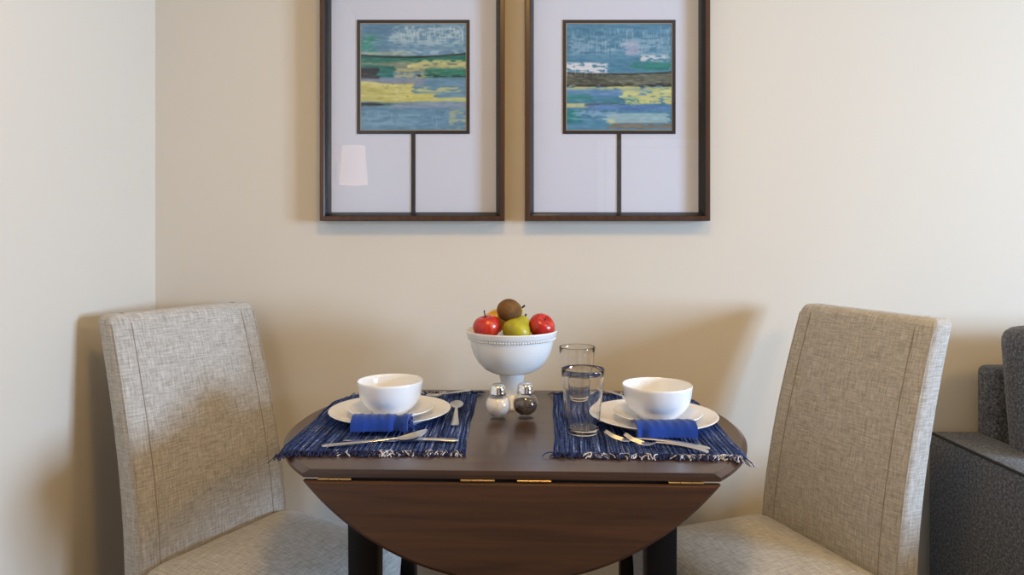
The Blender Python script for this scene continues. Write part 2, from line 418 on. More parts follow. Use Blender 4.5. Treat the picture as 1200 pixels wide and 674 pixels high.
# ------------------------------------------------------------ upholstered chairs
CW = 0.38
def make_chair():
    root = empty('dining_chair', (0, 0, 0))
    def off(h):
        t = max(0, (h-0.42)/0.555); return -0.115*t**1.6
    H0, H1 = 0.36, 0.975
    g = G(); rows = []
    def ring(h, th, wd, dx=0, arch=0.0, rr=0.016):
        pts = rrect(th, wd, min(rr, th/2-1e-4), 5, off(h)-0.033+dx, 0)
        return [(x, y, h+arch*(1-(2*y/CW)**2)) for x, y in pts]
    n = 22
    for k in range(n+1):
        h = H0+(H1-0.018-H0)*k/n; th = 0.066-0.008*k/n
        rows.append(ring(h, th, CW*(1+0.045*(1-k/n))))
    for k in range(1, 6):
        a = PI/2*k/5; h = H1-0.018+0.018*math.sin(a); ins = 0.016*(1-math.cos(a))
        rows.append(ring(h, 0.058-2*ins, CW-2*ins, 0, 0.005*k/5, max(0.004, 0.016-ins)))
    g.loft(rows, ax=(0, 1)); g.build('backrest', M['linen'], root, auto=60)
    for s in (-1, 1):     # stitched seams running up the front and over the top
        pts = []
        for k in range(30):
            h = 0.44+(H1-0.020-0.44)*k/29; pts.append((off(h)-0.033+(0.066-0.008*(h-H0)/(H1-H0))/2+0.0003, s*0.146*(1+0.045*(1-k/29)), h))
        for k in range(1, 9):
            a = PI*k/9; pts.append((off(H1)-0.033+0.0275*math.cos(a), s*0.146, H1-0.016+0.0174*math.sin(a)))
        g = G(); g.tube(pts, 0.0012, 6); g.build('seam', M['linen_seam'], root)
        pts = [(p[0]-0.004, s*(CW*(1+0.045*(1-i_/29))/2-0.004), p[2]) for i_, p in enumerate(pts[:30])]
        g = G(); g.tube(pts, 0.0016, 6); g.build('piping', M['linen'], root)
    # seat
    g = G(); rows = []; D = 0.385; cx = D/2-0.012; SW = CW+0.024
    prof = [(0.33, 0.004, 0), (0.335, 0.0, 0), (0.37, -0.001, 0), (0.405, -0.003, 0), (0.422, 0.0, 0), (0.436, 0.007, 0), (0.446, 0.019, 0), (0.453, 0.036, 0), (0.459, 0.065, 0), (0.464, 0.10, 0), (0.467, 0.14, 0), (0.468, 0.17, 0)]
    for h, ins, _ in prof:
        rows.append([(x, y, h+0.012) for x, y in rrect(D-2*ins, SW-2*ins, max(0.012, 0.035-ins*0.2), 6, cx, 0)])
    g.loft(rows); 
    # planar uv on the seat top
    g.uv = [[(g.v[i][0], g.v[i][1]) if min(g.v[j][2] for j in f) > 0.43 else u[k] for k, i in enumerate(f)] for f, u in zip(g.f, g.uv)]
    g.build('seat', M['linen'], root, auto=60)
    for (x, y, bx) in ((D-0.045, -SW/2+0.035, 0.008), (D-0.045, SW/2-0.035, 0.008), (0.0, -SW/2+0.035, -0.05), (0.0, SW/2-0.035, -0.05)):
        g = G(); rows = []
        for z, w_, dx in ((0.0, 0.026, bx), (0.34, 0.042, 0)):
            rows.append([(x+dx+a, y+b, z) for a, b in rrect(w_, w_, 0.004, 2)])
        g.loft(rows); g.build('leg', M['black_wood'], root, auto=30)
    return root
def copy_tree(o, parent=None):
    c = o.copy(); COL.objects.link(c); c.parent = parent
    for ch in list(o.children): copy_tree(ch, c)
    return c
ch1 = make_chair(); ch2 = copy_tree(ch1)
ch1.location = (-0.668, 1.584, 0); ch1.rotation_euler.z = math.atan2(-0.480, 0.877)
ch2.location = (0.6915, 1.5425, 0); ch2.rotation_euler.z = math.atan2(-0.340, -0.940)
tag(ch1, 'beige linen parsons chair left of the table in the wall corner', 'chair', 'linen dining chairs at the table')
tag(ch2, 'beige linen parsons chair right of the table beside the charcoal sofa', 'chair', 'linen dining chairs at the table')

# ------------------------------------------------------------ sofa
SX, SY = 1.103, 1.822
so = empty('sofa', (SX, SY, 0)); tag(so, 'charcoal grey tweed sofa with square arm against the back wall', 'sofa')
SL, SDp, AH, AW = 1.95, 0.88, 0.632, 0.135
for x in (0, SL-AW):
    a = box('arm', (x, -SDp, 0.06), (x+AW, -0.001, AH), M['tweed'], so, 0.010, 3)
    g = G(); r = 0.004
    for xx in (x+0.004, x+AW-0.004): g.tube([(xx, -SDp+0.004, AH-0.0035), (xx, -0.005, AH-0.0035)], r, 8)
    g.tube([(x+0.004, -SDp+0.004, AH-0.0035), (x+AW-0.004, -SDp+0.004, AH-0.0035)], r, 8)
    g.build('piping', M['piping'], a)
box('back_frame', (AW-0.012, -0.07, 0.06), (SL-AW+0.012, 0.0, 0.811), M['tweed'], so, 0.02, 3)
box('base', (AW, -SDp+0.03, 0.06), (SL-AW, -0.07, 0.28), M['tweed'], so, 0.01, 3)
def cushion(lo, hi, r, name, puff, Mx=None):
    bm = bmesh.new(); bmesh.ops.create_cube(bm, size=1)
    sz = [hi[k]-lo[k] for k in range(3)]
    for v in bm.verts: v.co = Vector([v.co[k]*sz[k] for k in range(3)])
    bmesh.ops.bevel(bm, geom=list(bm.edges), offset=r, segments=4, affect='EDGES', profile=0.6)
    bmesh.ops.subdivide_edges(bm, edges=[e for e in bm.edges if e.calc_length() > 0.08], cuts=6, use_grid_fill=True)
    k0 = min(range(3), key=lambda i: sz[i])
    for v in bm.verts:
        u = [2*v.co[k]/sz[k] for k in range(3)]; o_ = [k for k in range(3) if k != k0]
        v.co[k0] *= 1+puff*(1-u[o_[0]]**2)*(1-u[o_[1]]**2)
        v.co += Vector([(lo[k]+hi[k])/2 for k in range(3)])
        if Mx: v.co = Mx @ v.co
    me = bpy.data.meshes.new(name); bm.to_mesh(me); bm.free(); me.materials.append(M['tweed'])
    me.polygons.foreach_set('use_smooth', [True]*len(me.polygons))
    o = bpy.data.objects.new(name, me); COL.objects.link(o); o.parent = so
    return o
cwid = (SL-2*AW-0.02)/2
for k in range(2):
    x = AW+0.008+k*(cwid+0.004)
    cushion((x, -SDp+0.02, 0.285), (x+cwid, -0.09, 0.44), 0.035, 'seat_cushion', 0.12)
    Mx = Matrix.Translation((0, -0.135, 0.445)) @ Matrix.Rotation(R_(-7), 4, 'X') @ Matrix.Translation((0, 0.18, -0.445))
    x -= 0.03*(1-2*k)
    c = cushion((x, -0.335, 0.445), (x+cwid, -0.185, 0.925), 0.05, 'back_cushion', 0.25, Mx)
    g = G(); pts = []
    for a, b in rrect(cwid-0.012, 0.468, 0.05, 6, x+cwid/2, 0.685): pts.append(Mx @ Vector((a, -0.330, b)))
    pts.append(pts[0]); g.tube(pts, 0.0045, 8, caps=False); tag(g.build('piping', M['tweed'], c))
for x, y in ((0.06, -0.06), (SL-0.06, -0.06), (0.06, -SDp+0.06), (SL-0.06, -SDp+0.06)):
    g = G(); g.lathe([(0, 0), (0.018, 0), (0.026, 0.062), (0, 0.062)], 20, (x, y, 0)); g.build('leg', M['black_wood'], so)

# ------------------------------------------------------------ framed pictures
def paint_canvas(which, n=168):
    rnd = random.Random(which*11+3)
    img = [[None]*n for _ in range(n)]
    def blend(i, j, c, a):
        if 0 <= i < n and 0 <= j < n:
            o = img[j][i]; img[j][i] = tuple(o[k]*(1-a)+c[k]*a for k in range(3))
    for j in range(n):
        for i in range(n): img[j][i] = (0, 0, 0)
    def field(u0, u1, v0, v1, c, soft=0.02, a=1.0, wob=0.0, jit=10, stre=9.0, crv=0.0, thr=None):
        for j in range(max(0, int((v0-0.09)*n)), min(n, int((v1+0.09)*n)+1)):
            for i in range(max(0, int((u0-0.05)*n)), min(n, int((u1+0.05)*n)+1)):
                u, v = (i+.5)/n, (j+.5)/n
                q = noise.noise(Vector((u*3.5+which*5+c[0]*.1, v*3.5*stre, c[1]*0.07)))
                q2 = noise.noise(Vector((u*16, v*16*stre*0.4, c[2]*0.11)))
                vv = v+wob*q*0.6-crv*(1-(2*u-0.85)**2)
                uu = u+0.06*q2+0.04*q
                m = min(1, max(0, (vv-v0)/soft+0.5))*min(1, max(0, (v1-vv)/soft+0.5))*min(1, max(0, (uu-u0)/0.03+0.5))*min(1, max(0, (u1-uu)/0.03+0.5))
                if thr is not None: m *= min(1, max(0, (q2+0.5*q-thr)*6+0.5))
                if m > 0:
                    jj = jit*(q+q2*0.8)
                    blend(i, j, tuple(x+jj*2 for x in c), m*a)
    def streaks(u0, u1, v0, v1, c, cnt, vert=True, a=0.6, ln=0.12):
        for _ in range(cnt):
            u = rnd.uniform(u0, u1); v = rnd.uniform(v0, v1); L = int(rnd.uniform(0.3, 1)*ln*n); w_ = rnd.choice((1, 1, 2))
            i, j = int(u*n), int(v*n); aa = a*rnd.uniform(0.3, 1)
            for k in range(L):
                for q in range(w_):
                    if vert: blend(i+q, j+k, c, aa*(1-k/L))
                    else: blend(i+k, j+q, c, aa*math.sin(PI*k/max(1, L)))
    BL = (104, 146, 176)
    if which == 1:
        field(-.1, 1.1, -.1, 1.1, BL, jit=9)
        field(.3, .98, .03, .22, (164, 190, 202), 0.05, .75, thr=-0.05)
        field(0, .3, .02, .1, (88, 130, 168), .03, .6)
        field(-.1, .17, .12, .28, (52, 140, 122), 0.04, .85, thr=-0.2)
        field(.05, .22, .10, .2, (96, 160, 130), 0.04, .5, thr=0)
        field(.3, 1.1, .25, .30, (176, 198, 214), 0.03, .7, thr=-.1)
        field(-.1, .45, .27, .30, (196, 200, 160), 0.02, .6)
        field(-.1, 1.1, .295, .37, (38, 118, 108), 0.012, 1, crv=.025, jit=8)
        field(-.1, 1.1, .285, .302, (34, 44, 46), 0.008, .95, crv=.025)
        field(-.1, 1.1, .365, .45, (140, 146, 128), 0.02, .9, wob=.03, jit=12)
        field(.5, 1.1, .345, .43, (196, 192, 132), 0.02, .9, wob=.02, thr=-.2)
        field(-.1, .32, .39, .5, (36, 112, 106), 0.02, .9, wob=.03)
        field(-.1, .17, .42, .52, (46, 44, 54), 0.02, .95, wob=.02)
        field(.35, .7, .43, .52, (186, 178, 128), 0.02, .7, wob=.03, thr=-.1)
        field(.62, 1.1, .43, .50, (40, 118, 102), 0.02, .95, wob=.03)
        field(.55, 1.1, .485, .505, (34, 42, 44), 0.01, .9, wob=.02, thr=-.15)
        field(-.1, .6, .52, .58, (142, 146, 168), 0.03, .8)
        field(-.1, .52, .56, .735, (200, 196, 122), 0.02, 1, wob=.05, jit=12)
        field(.4, .72, .65, .73, (206, 200, 120), 0.02, .95, wob=.03)
        field(.65, 1.1, .695, .73, (200, 200, 130), 0.015, .95, wob=.02)
        field(.55, .97, .595, .645, (190, 194, 132), 0.02, .8, thr=.02)
        field(-.1, .55, .745, .775, (52, 92, 92), 0.012, .85, wob=.02, thr=-.25)
        field(-.1, .2, .745, .765, (40, 44, 46), 0.012, .9, wob=.02)
        field(.3, 1.1, .74, .79, (150, 158, 180), 0.02, .7, wob=.02)
        field(.86, 1.1, .8, .99, (184, 186, 140), 0.04, .6, thr=-.1)
        field(.1, .6, .84, .95, (130, 168, 196), 0.04, .6, thr=0)
        streaks(.35, .98, .03, .14, (208, 220, 226), 150)
        streaks(0, 1, .3, .5, (36, 92, 88), 60, False, .5, .1); streaks(0, 1, .74, .98, (134, 168, 196), 90, False, .4, .12); streaks(.1, 1, .5, .6, (120, 128, 150), 50, False, .4, .1)
        streaks(0, .9, .8, .96, (150, 180, 206), 40)
        streaks(.2, .6, .56, .72, (96, 118, 120), 40, False, .5, .04)
        streaks(0, 1, .3, .5, (170, 180, 140), 40, False, .5, .12)
    else:
        field(-.1, 1.1, -.1, 1.1, (78, 134, 168), jit=8)
        field(.05, .95, .12, .3, (140, 170, 196), 0.06, .65, thr=0)
        field(.55, .68, .17, .30, (170, 178, 208), 0.03, .8)
        field(.72, .97, .295, .365, (204, 210, 214), 0.03, .9, thr=-.15)
        field(.62, 1.1, .365, .44, (40, 128, 122), 0.03, .95, wob=.03, thr=-.35)
        field(-.1, .40, .37, .49, (214, 218, 228), 0.03, .95, wob=.03, thr=-.12)
        field(-.1, 1.1, .462, .585, (98, 104, 92), 0.012, 1, wob=.01, crv=.012, jit=16)
        field(-.1, .4, .475, .545, (66, 72, 68), 0.02, .8, thr=-.1)
        field(-.1, 1.1, .458, .472, (36, 38, 40), 0.008, .9, wob=.012, crv=.012)
        field(-.1, 1.1, .57, .592, (34, 34, 40), 0.01, .9, wob=.02, crv=.004, thr=-.2)
        field(-.1, 1.1, .59, .625, (192, 194, 128), 0.015, .9, wob=.02, thr=-.25)
        field(-.1, .8, .62, .68, (104, 146, 196), 0.03, .9)
        field(.55, 1.1, .63, .76, (202, 204, 134), 0.02, .95, wob=.03, thr=-.3)
        field(-.1, .22, .66, .72, (64, 148, 142), 0.03, .7)
        field(.38, .7, .70, .76, (60, 134, 134), 0.03, .7, thr=-.1)
        field(-.1, .2, .75, .79, (202, 202, 140), 0.015, .85, wob=.01)
        field(.2, 1.1, .765, .81, (92, 128, 190), 0.02, .8, wob=.02)
        field(.15, .6, .755, .775, (70, 76, 80), 0.008, .6, wob=.04, thr=.0)
        field(-.1, .12, .81, .93, (40, 136, 134), 0.03, .8)
        field(.1, .5, .81, .9, (150, 180, 212), 0.03, .6, thr=-.1)
        field(.38, .97, .84, .93, (158, 190, 200), 0.01, .85)
        field(.4, .5, .9, .94, (206, 204, 140), 0.02, .7)
        field(.4, 1.1, .935, .985, (124, 112, 98), 0.015, .85, wob=.02, thr=-.3)
        streaks(.05, .98, .05, .25, (186, 204, 220), 150)
        streaks(0, 1, .46, .58, (150, 156, 140), 60, False, .5, .1); streaks(0, 1, .6, .9, (140, 170, 205), 90, False, .4, .12)
        streaks(.88, .98, .02, .3, (190, 204, 214), 30, True, .4, .16)
        streaks(0, .4, .36, .44, (230, 232, 238), 40)
        streaks(0, 1, .48, .57, (40, 42, 44), 50, False, .5, .1)
        streaks(.1, .9, .72, .82, (52, 66, 80), 40, True, .4, .04)
    return img
def picture(px, label, which):
    FW, FH, FD = 0.4875, 0.665, 0.042
    x = (px-600)/F_PX*(WALL_Y-FD); zb = CAM_H-(258.8-HZ)/F_PX*(WALL_Y-FD)
    root = empty('framed_picture', (x, WALL_Y-0.001, zb)); tag(root, label, 'picture', 'framed abstract landscapes')
    # frame: wooden front face and rabbet, mitred
    def rectring(hw_, lo, hi, y): return [(-hw_, y, lo), (hw_, y, lo), (hw_, y, hi), (-hw_, y, hi)]
    def ring(ins, y): return rectring(FW/2-ins, ins, FH-ins, y)
    g = G(); rows = [ring(0.006, 0.0), ring(0, -0.004), ring(0, -FD+0.002), ring(0.002, -FD), ring(0.0115, -FD), ring(0.0125, -FD+0.001), ring(0.0125, 0)]
    n0 = g.grid([r[::-1] for r in rows], closed=True); g.build('frame', M['frame'], root, smooth=False)
    g = G(); rows = [ring(0.0125, -FD+0.002), ring(0.0135, -FD+0.003), ring(0.0235, -0.016), ring(0.0235, -0.010)]
    g.grid([r[::-1] for r in rows], closed=True); g.build('frame_lip', M['frame_black'], root, smooth=False)
    box('backing_board', (-FW/2+0.010, -0.008, 0.010), (FW/2-0.010, -0.001, FH-0.010), M['board'], root)
    AY = -0.010                                  # plane of the mat board front
    S = F_PX/(WALL_Y+AY-0.001)
    def zz(py): return CAM_H-(py-HZ)/S-zb
    def xx(p): return (p-600)/S-x
    acx = (px+1.5)                               # centre of the artwork in the frame
    x0, x1 = xx(acx-66), xx(acx+66); z0, z1 = zz(157), zz(23.5)
    mb = G()
    mb.box((-FW/2+0.012, AY, 0.012), (FW/2-0.012, AY+0.002, FH-0.012)); mb.build('mat_board', M['board'], root)
    g = G(); b = 0.0085
    for lo, hi in (((x0, z0), (x1, z0+b)), ((x0, z1-b), (x1, z1)), ((x0, z0+b), (x0+b, z1-b)), ((x1-b, z0+b), (x1, z1-b)), (((x0+x1)/2-0.0055, 0.020), ((x0+x1)/2+0.0055, z0))):
        g.box((lo[0], AY-0.0022, lo[1]), (hi[0], AY, hi[1]))
    g.build('art_border', M['ink'], root)
    g = G(); a0, a1, c0, c1 = x0+b, x1-b, z0+b, z1-b; q = 0.002
    for lo, hi in (((a0, c0), (a1, c0+q)), ((a0, c1-q), (a1, c1)), ((a0, c0+q), (a0+q, c1-q)), ((a1-q, c0+q), (a1, c1-q))):
        g.box((lo[0], AY-0.0012, lo[1]), (hi[0], AY, hi[1]))
    g.build('bevel_edge', M['gilt'], root)
    n = 168; img = paint_canvas(which, n); vs = []; fs = []
    for j in range(n+1):
        for i in range(n+1): vs.append((a0+(a1-a0)*i/n, AY-0.0006, c1-(c1-c0)*j/n))
    for j in range(n):
        for i in range(n): k = j*(n+1)+i; fs.append((k, k+n+1, k+n+2, k+1))
    o = mesh('painting', vs, fs, M['paint'], root, smooth=False)
    ca = o.data.color_attributes.new('paint', 'FLOAT_COLOR', 'POINT')
    buf = []
    for j in range(n+1):
        for i in range(n+1):
            c = img[min(j, n-1)][min(i, n-1)]; buf += [*s2l([min(255, max(0, t)) for t in c]), 1.0]
    ca.data.foreach_set('color', buf)
    g = G(); yg = -0.026
    g.f.append([0, 1, 2, 3]); g.uv.append([(0, 0)]*4); g.v += [Vector(p) for p in rectring(FW/2-0.018, 0.018, FH-0.018, yg)]
    g.build('glass_pane', M['thin_glass'], root, smooth=False)
picture(483.0, 'dark framed abstract landscape on the left with green bands and broad yellow streak', 1)
picture(724.0, 'dark framed abstract landscape on the right with black hill line under blue sky', 2)

# ------------------------------------------------------------ placemats
def placemat(cx, cy, wd, ln, rz, label, seed):
    rnd = random.Random(seed)
    root = empty('placemat', (cx, cy, TH), rz); tag(root, label, 'placemat', 'woven navy placemats')
    c, s = math.cos(rz), math.sin(rz)
    def droop(x, y):     # beyond the round table edge the cloth bends down
        X, Y = cx+c*x-s*y-TC[0], cy+s*x+c*y-TC[1]
        r = math.hypot(X, Y)-(TR-0.006); return -0.9*max(0, r)**1.25
    nx, ny = 170, 40; rows = []
    def edge(v): return 0.0014*math.sin(v*9+seed)+0.0006*math.sin(v*23)
    for j in range(ny+1):
        v = j/ny; row = []
        for i in range(nx+1):
            u = i/nx; x = (u-0.5)*wd+edge(v)*(2*u-1)*(1 if u > 0.5 else 1); y = (v-0.5)*ln
            row.append((x, y, 0.0030+0.0007*math.sin(u*nx*PI/2)+0.0008*noise.noise(Vector((x*20, y*12, seed)))+droop(x, y)))
        rows.append(row)
    g = G(); g.grid(rows, uvs=lambda j, i: (i/nx*wd, j/ny*ln))
    bot = [[(p[0], p[1], p[2]-0.0022) for p in r] for r in rows]
    g.grid(bot, flip=True, uvs=lambda j, i: (i/nx*wd, j/ny*ln))
    per = [rows[0][i] for i in range(nx+1)]+[rows[j][nx] for j in range(1, ny+1)]+[rows[ny][i] for i in range(nx-1, -1, -1)]+[rows[j][0] for j in range(ny-1, 0, -1)]
    perb = [(p[0], p[1], p[2]-0.0022) for p in per]
    g.grid([perb, per], closed=True); g.build('woven_cloth', M['navy'], root, auto=80)
    for kind, mat, cnt in (('navy', M['thread_navy'], 300), ('white', M['thread_white'], 170)):
        g = G()
        for e in (-1, 1):
            for k in range(cnt):
                x = (rnd.random()-0.5)*wd; y0 = e*(ln/2-0.003); L = rnd.uniform(0.010, 0.024); a = rnd.uniform(-1.15, 1.15)
                if kind == 'white' and noise.noise(Vector((x*18+e*3, seed, 0)))+(x*1.6) < -0.10: continue
                pts = []; ph = rnd.uniform(0, 6.28); am = rnd.uniform(0.001, 0.004); up = rnd.uniform(0.0, 0.006)
                for q in range(6):
                    t = q/5; px_ = x+math.sin(a)*L*t+am*math.sin(t*5+ph); py_ = y0+e*math.cos(a)*L*t
                    pts.append((px_, py_, 0.0028+up*math.sin(PI*t)-0.0015*t+droop(px_, py_)))
                g.tube(pts, rnd.uniform(0.0006, 0.0011), 4)
        tag(g.build('fringe', mat, root), 'navy frayed fringe threads' if kind == 'navy' else 'pale frayed fringe threads', kind='stuff')
    return root
placemat(-0.250, 1.447, 0.33, 0.462, 0.0, 'navy woven placemat with frayed ends on the left side of the table', 1)
placemat(0.254, 1.428, 0.335, 0.462, -0.055, 'navy woven placemat with frayed ends on the right side, under both glasses', 2)

# ------------------------------------------------------------ crockery
PZ = TH+0.0042
def plate(name, x, y, z, r, h, label, group):
    k = r/0.128
    prof = [(0, 0.0035), (0.070*k, 0.0035), (0.075*k, 0.0), (0.079*k, 0.0), (0.082*k, 0.0045), (0.105*k, h*0.55), (0.126*k, h-0.003), (0.128*k, h-0.001), (0.1272*k, h), (0.124*k, h-0.0005), (0.104*k, h*0.55+0.0035), (0.086*k, 0.0085), (0.076*k, 0.0066), (0, 0.0066)]
    g = G(); g.lathe(prof, 96); o = g.build(name, M['china'], auto=60, loc=(x, y, z)); tag(o, label, name.replace('_', ' ').split()[-1], group); return o
def bowl(x, y, z, r, h, label, group):
    pr_ = [(0, 0.004), (0.50, 0.004), (0.52, 0.0), (0.57, 0.0), (0.59, 0.004), (0.74, 0.0115), (0.86, 0.022), (0.93, 0.033), (0.968, 0.045), (0.985, 0.055), (0.995, h-0.006), (1.0, h-0.001), (0.99, h), (0.965, h-0.002), (0.955, h-0.008), (0.943, 0.055), (0.926, 0.045), (0.888, 0.034), (0.82, 0.0245), (0.70, 0.0150), (0.55, 0.010), (0, 0.008)]
    g = G(); g.lathe([(a*r, b) for a, b in pr_], 80); o = g.build('cereal_bowl', M['china'], auto=60, loc=(x, y, z)); tag(o, label, 'bowl', group); return o
LX, LY, RX2, RY2 = -0.256, 1.446, 0.291, 1.405
plate('dinner_plate', LX, LY, PZ, 0.127, 0.021, 'large white dinner plate on the left placemat', 'white dinner plates')
plate('dinner_plate', RX2-0.002, RY2, PZ, 0.129, 0.021, 'large white dinner plate on the right placemat', 'white dinner plates')
plate('salad_plate', LX+0.002, LY, PZ+0.0068, 0.0895, 0.018, 'small white plate under the bowl in the left setting', 'white salad plates')
plate('salad_plate', RX2+0.006, RY2, PZ+0.0068, 0.0895, 0.018, 'small white plate under the bowl in the right setting', 'white salad plates')
bowl(LX+0.0, LY, PZ+0.0138, 0.0685, 0.066, 'white cereal bowl stacked on plates in the left setting', 'white cereal bowls')
bowl(RX2+0.006, RY2, PZ+0.0138, 0.0705, 0.066, 'white cereal bowl stacked on plates in the right setting', 'white cereal bowls')

# ------------------------------------------------------------ napkins folded over the plate rims
def napkin(x0, x1, yb, yf, label, seed, knot):
    """soft folded strip lying over the plate's front rim; knot = +1 pinched right end, -1 pinched left"""
    g = G(); n = 30; L = x1-x0; cx = (x0+x1)/2
    def width(t):
        s = t if knot > 0 else 1-t
        pinch = math.exp(-((s-0.80)/0.07)**2) if knot > 0 else 0.35*math.exp(-((s-0.93)/0.06)**2)
        return 1-0.38*pinch-0.10*math.exp(-((s-0.45)/0.25)**2)
    rows = []
    for k in range(n+1):
        t = k/n; x = (t-0.5)*L; f = width(t); th = 0.0115*f
        # section path: from under the small plate, over the rim, down to the mat (y, z)
        mid = [(0.062, 0.0175), (0.045, 0.0215), (0.028, 0.0265), (0.012, 0.0285), (0.002, 0.0285), (-0.005, 0.0255), (-0.009, 0.0195), (-0.010, 0.0125)]
        top = [(a, b+th*0.55 if i < 5 else b+th*0.25*(1)) for i, (a, b) in enumerate(mid)]
        top = [(a-(th*0.6 if i > 4 else 0), b) for i, (a, b) in enumerate(top)]
        bot = [(a+(0.001 if i > 4 else 0), max(0.0012, b-th*0.10)) for i, (a, b) in enumerate(mid)]
        bot[-1] = (-0.007, 0.0095); top[-1] = (top[-1][0], 0.0090)
        wv = 0.0012*noise.noise(Vector((t*7, seed, 0)))
        sec = [((a-0.015)*f+0.015*1 + wv, b+wv*(1 if b > 0.02 else 0)+0.0008*math.sin(t*40+a*90)*(b > 0.01)) for a, b in top]+bot[::-1]
        rows.append([(x, a, b) for a, b in sec])
    g.loft(rows, ax=(1, 2))
    root = mesh('napkin', g.v, g.f, M['napkin'], None, g.uv, True, loc=(cx, yf+0.021, PZ), auto=50)
    # loose folded corner at the pinched end
    gg = G(); e = L/2*knot
    for lay in range(3):
        rows = []
        for k in range(7):
            t = k/6; x = e-0.006*knot+knot*0.020*t*(1-0.25*lay)
            half = 0.009+0.010*t
            rows.append([(x, 0.020*(lay*0.3)-0.002+half*(q/5-0.5)*2+0.008, 0.014+0.006*lay+0.006*(1-abs(q/5-0.5)*2)+0.003*math.sin(q*2.2+lay*2+t*3)-0.004*t) for q in range(6)])
        gg.grid(rows); gg.grid([[(p[0], p[1], p[2]-0.0014) for p in r] for r in rows], flip=True)
    if knot > 0: gg.build('loose_corner', M['napkin'], root)
    tag(root, label, 'napkin', 'blue cloth napkins'); return root
napkin(-0.3085, -0.200, LY, 1.303, 'blue cloth napkin with pinched loose end tucked under the left small plate', 3, 1)
napkin(0.233, 0.3435, RY2, 1.262, 'blue cloth napkin tucked under the right small plate', 4, -1)

# ------------------------------------------------------------ cutlery
def smooth_path(pts, n=26):
    pts = [Vector(p) for p in pts]; P = [pts[0]*2-pts[1]]+pts+[pts[-1]*2-pts[-2]]; out = []
    segs = len(pts)-1
    for k in range(n+1):
        t = k/n*segs; i = min(int(t), segs-1); f = t-i
        p0, p1, p2, p3 = P[i], P[i+1], P[i+2], P[i+3]
        out.append(0.5*((2*p1)+(p2-p0)*f+(2*p0-5*p1+4*p2-p3)*f*f+(3*p1-p0-3*p2+p3)*f**3))
    return out
def handle(g, L0, L1, zs, wend=0.009, wneck=0.0032, th=0.0013):
    """flat handle along local +x from L0 (neck) to L1 (end); zs = heights"""
    n = 22; pts = []; fl = []
    for k in range(n+1):
        t = k/n; x = L0+(L1-L0)*t
        z = zs[0]*(1-t)**2+zs[1]*2*t*(1-t)+zs[2]*t*t
        wd = wneck+(wend-wneck)*t**1.3
        if t > 0.93: wd *= math.sqrt(max(0.05, 1-((t-0.93)/0.075)**2))
        pts.append((x, 0, z)); fl.append((wd, th*(1.6-0.6*t)))
    g.tube(pts, 1.0, 10, flat=fl)
def put(name, g, a, b, label, cat, zoff=0.0):
    """local +x axis runs from point a to b on the table"""
    ang = math.atan2(b[1]-a[1], b[0]-a[0])
    o = g.build(name, M['steel'], auto=60, loc=(a[0], a[1], PZ+zoff)); o.rotation_euler.z = ang; tag(o, label, cat); return o
def spoon_mesh(L=0.165, bl=0.052, bw=0.0185, tip=0.004):
    g = G(); n, m = 16, 12; rows = []; rb = []
    for k in range(n+1):
        t = k/n; x = bl*t; hw_ = bw*math.sin(PI*min(1, t**0.85*0.97+0.015))**0.6*(1-0.22*t)+0.0016*t
        row = []
        for q in range(m+1):
            s = q/m*2-1; depth = 0.0075*(math.sin(PI*t)**0.7)*(1-s*s)
            row.append((x, s*hw_, 0.0090-depth+tip*(1-t)**2))
        rows.append(row); rb.append([(p[0], p[1], p[2]-0.0013) for p in row])
    g.grid(rows, flip=True); g.grid(rb)
    per = [rows[k][0] for k in range(n+1)]+[rows[n][q] for q in range(1, m+1)]+[rows[k][m] for k in range(n-1, -1, -1)]+[rows[0][q] for q in range(m-1, 0, -1)]
    g.grid([per, [(p[0], p[1], p[2]-0.0013) for p in per]], closed=True)
    handle(g, bl-0.003, L, (0.0085, 0.006, 0.0035)); return g
def fork_mesh(L=0.185, bl=0.062):
    g = G(); 
    for k in range(4):
        y = (k-1.5)*0.0056
        g.tube(smooth_path([(0.0, y*0.95, 0.016), (0.016, y, 0.0075), (0.034, y, 0.003)], 8), [0.0006, 0.0009]+[0.0011]*7, 6)
    rows = []
    for x, hw_, z in ((0.031, 0.0108, 0.003), (0.037, 0.0112, 0.0022), (0.046, 0.0098, 0.0025), (0.053, 0.006, 0.0045), (0.060, 0.0034, 0.0075)):
        rows.append([(x, hw_*math.cos(2*PI*i/12), z+0.0011*math.sin(2*PI*i/12)) for i in range(12)])
    g.loft(rows, ax=(1, 2)); handle(g, 0.058, L, (0.0070, 0.012, 0.0018)); return g
def knife_mesh(L=0.205):
    g = G(); rows = []
    for k in range(15):   # blade from tip
        t = k/14; x = 0.10*t; hb = 0.0085*min(1, (t*4+0.03)**0.5)*(1-0.25*max(0, t-0.85)/0.15)
        rows.append([(x, -hb*0.35+0.0, 0.0012), (x, hb*0.65, 0.0022), (x, hb*1.0, 0.0016), (x, hb*0.65, 0.0006)])
    g.loft(rows, ax=(1, 2))
    handle(g, 0.098, L, (0.003, 0.006, 0.003), 0.0065, 0.0040, 0.0026); return g
def tp(px, py, h=0.004):
    y = (CAM_H-TH-h)*F_PX/(py-HZ); return ((px-600)/F_PX*y, y)
put('spoon', spoon_mesh(0.190, 0.058, 0.019, 0.012), tp(501, 517), tp(386, 524.5), 'steel soup spoon lying across the front of the left placemat', 'spoon')
put('table_knife', knife_mesh(0.215), tp(402, 517.5), tp(533, 518.5), 'steel table knife behind the soup spoon on the left placemat', 'knife')
put('teaspoon', spoon_mesh(0.175, 0.052, 0.0155), tp(535.5, 476), tp(532, 509), 'steel teaspoon upright at the right edge of the left placemat', 'spoon')
put('fork', fork_mesh(0.190), tp(709, 515), tp(852, 529), 'longer steel fork whose handle reaches right across the right placemat', 'fork', 0.0)
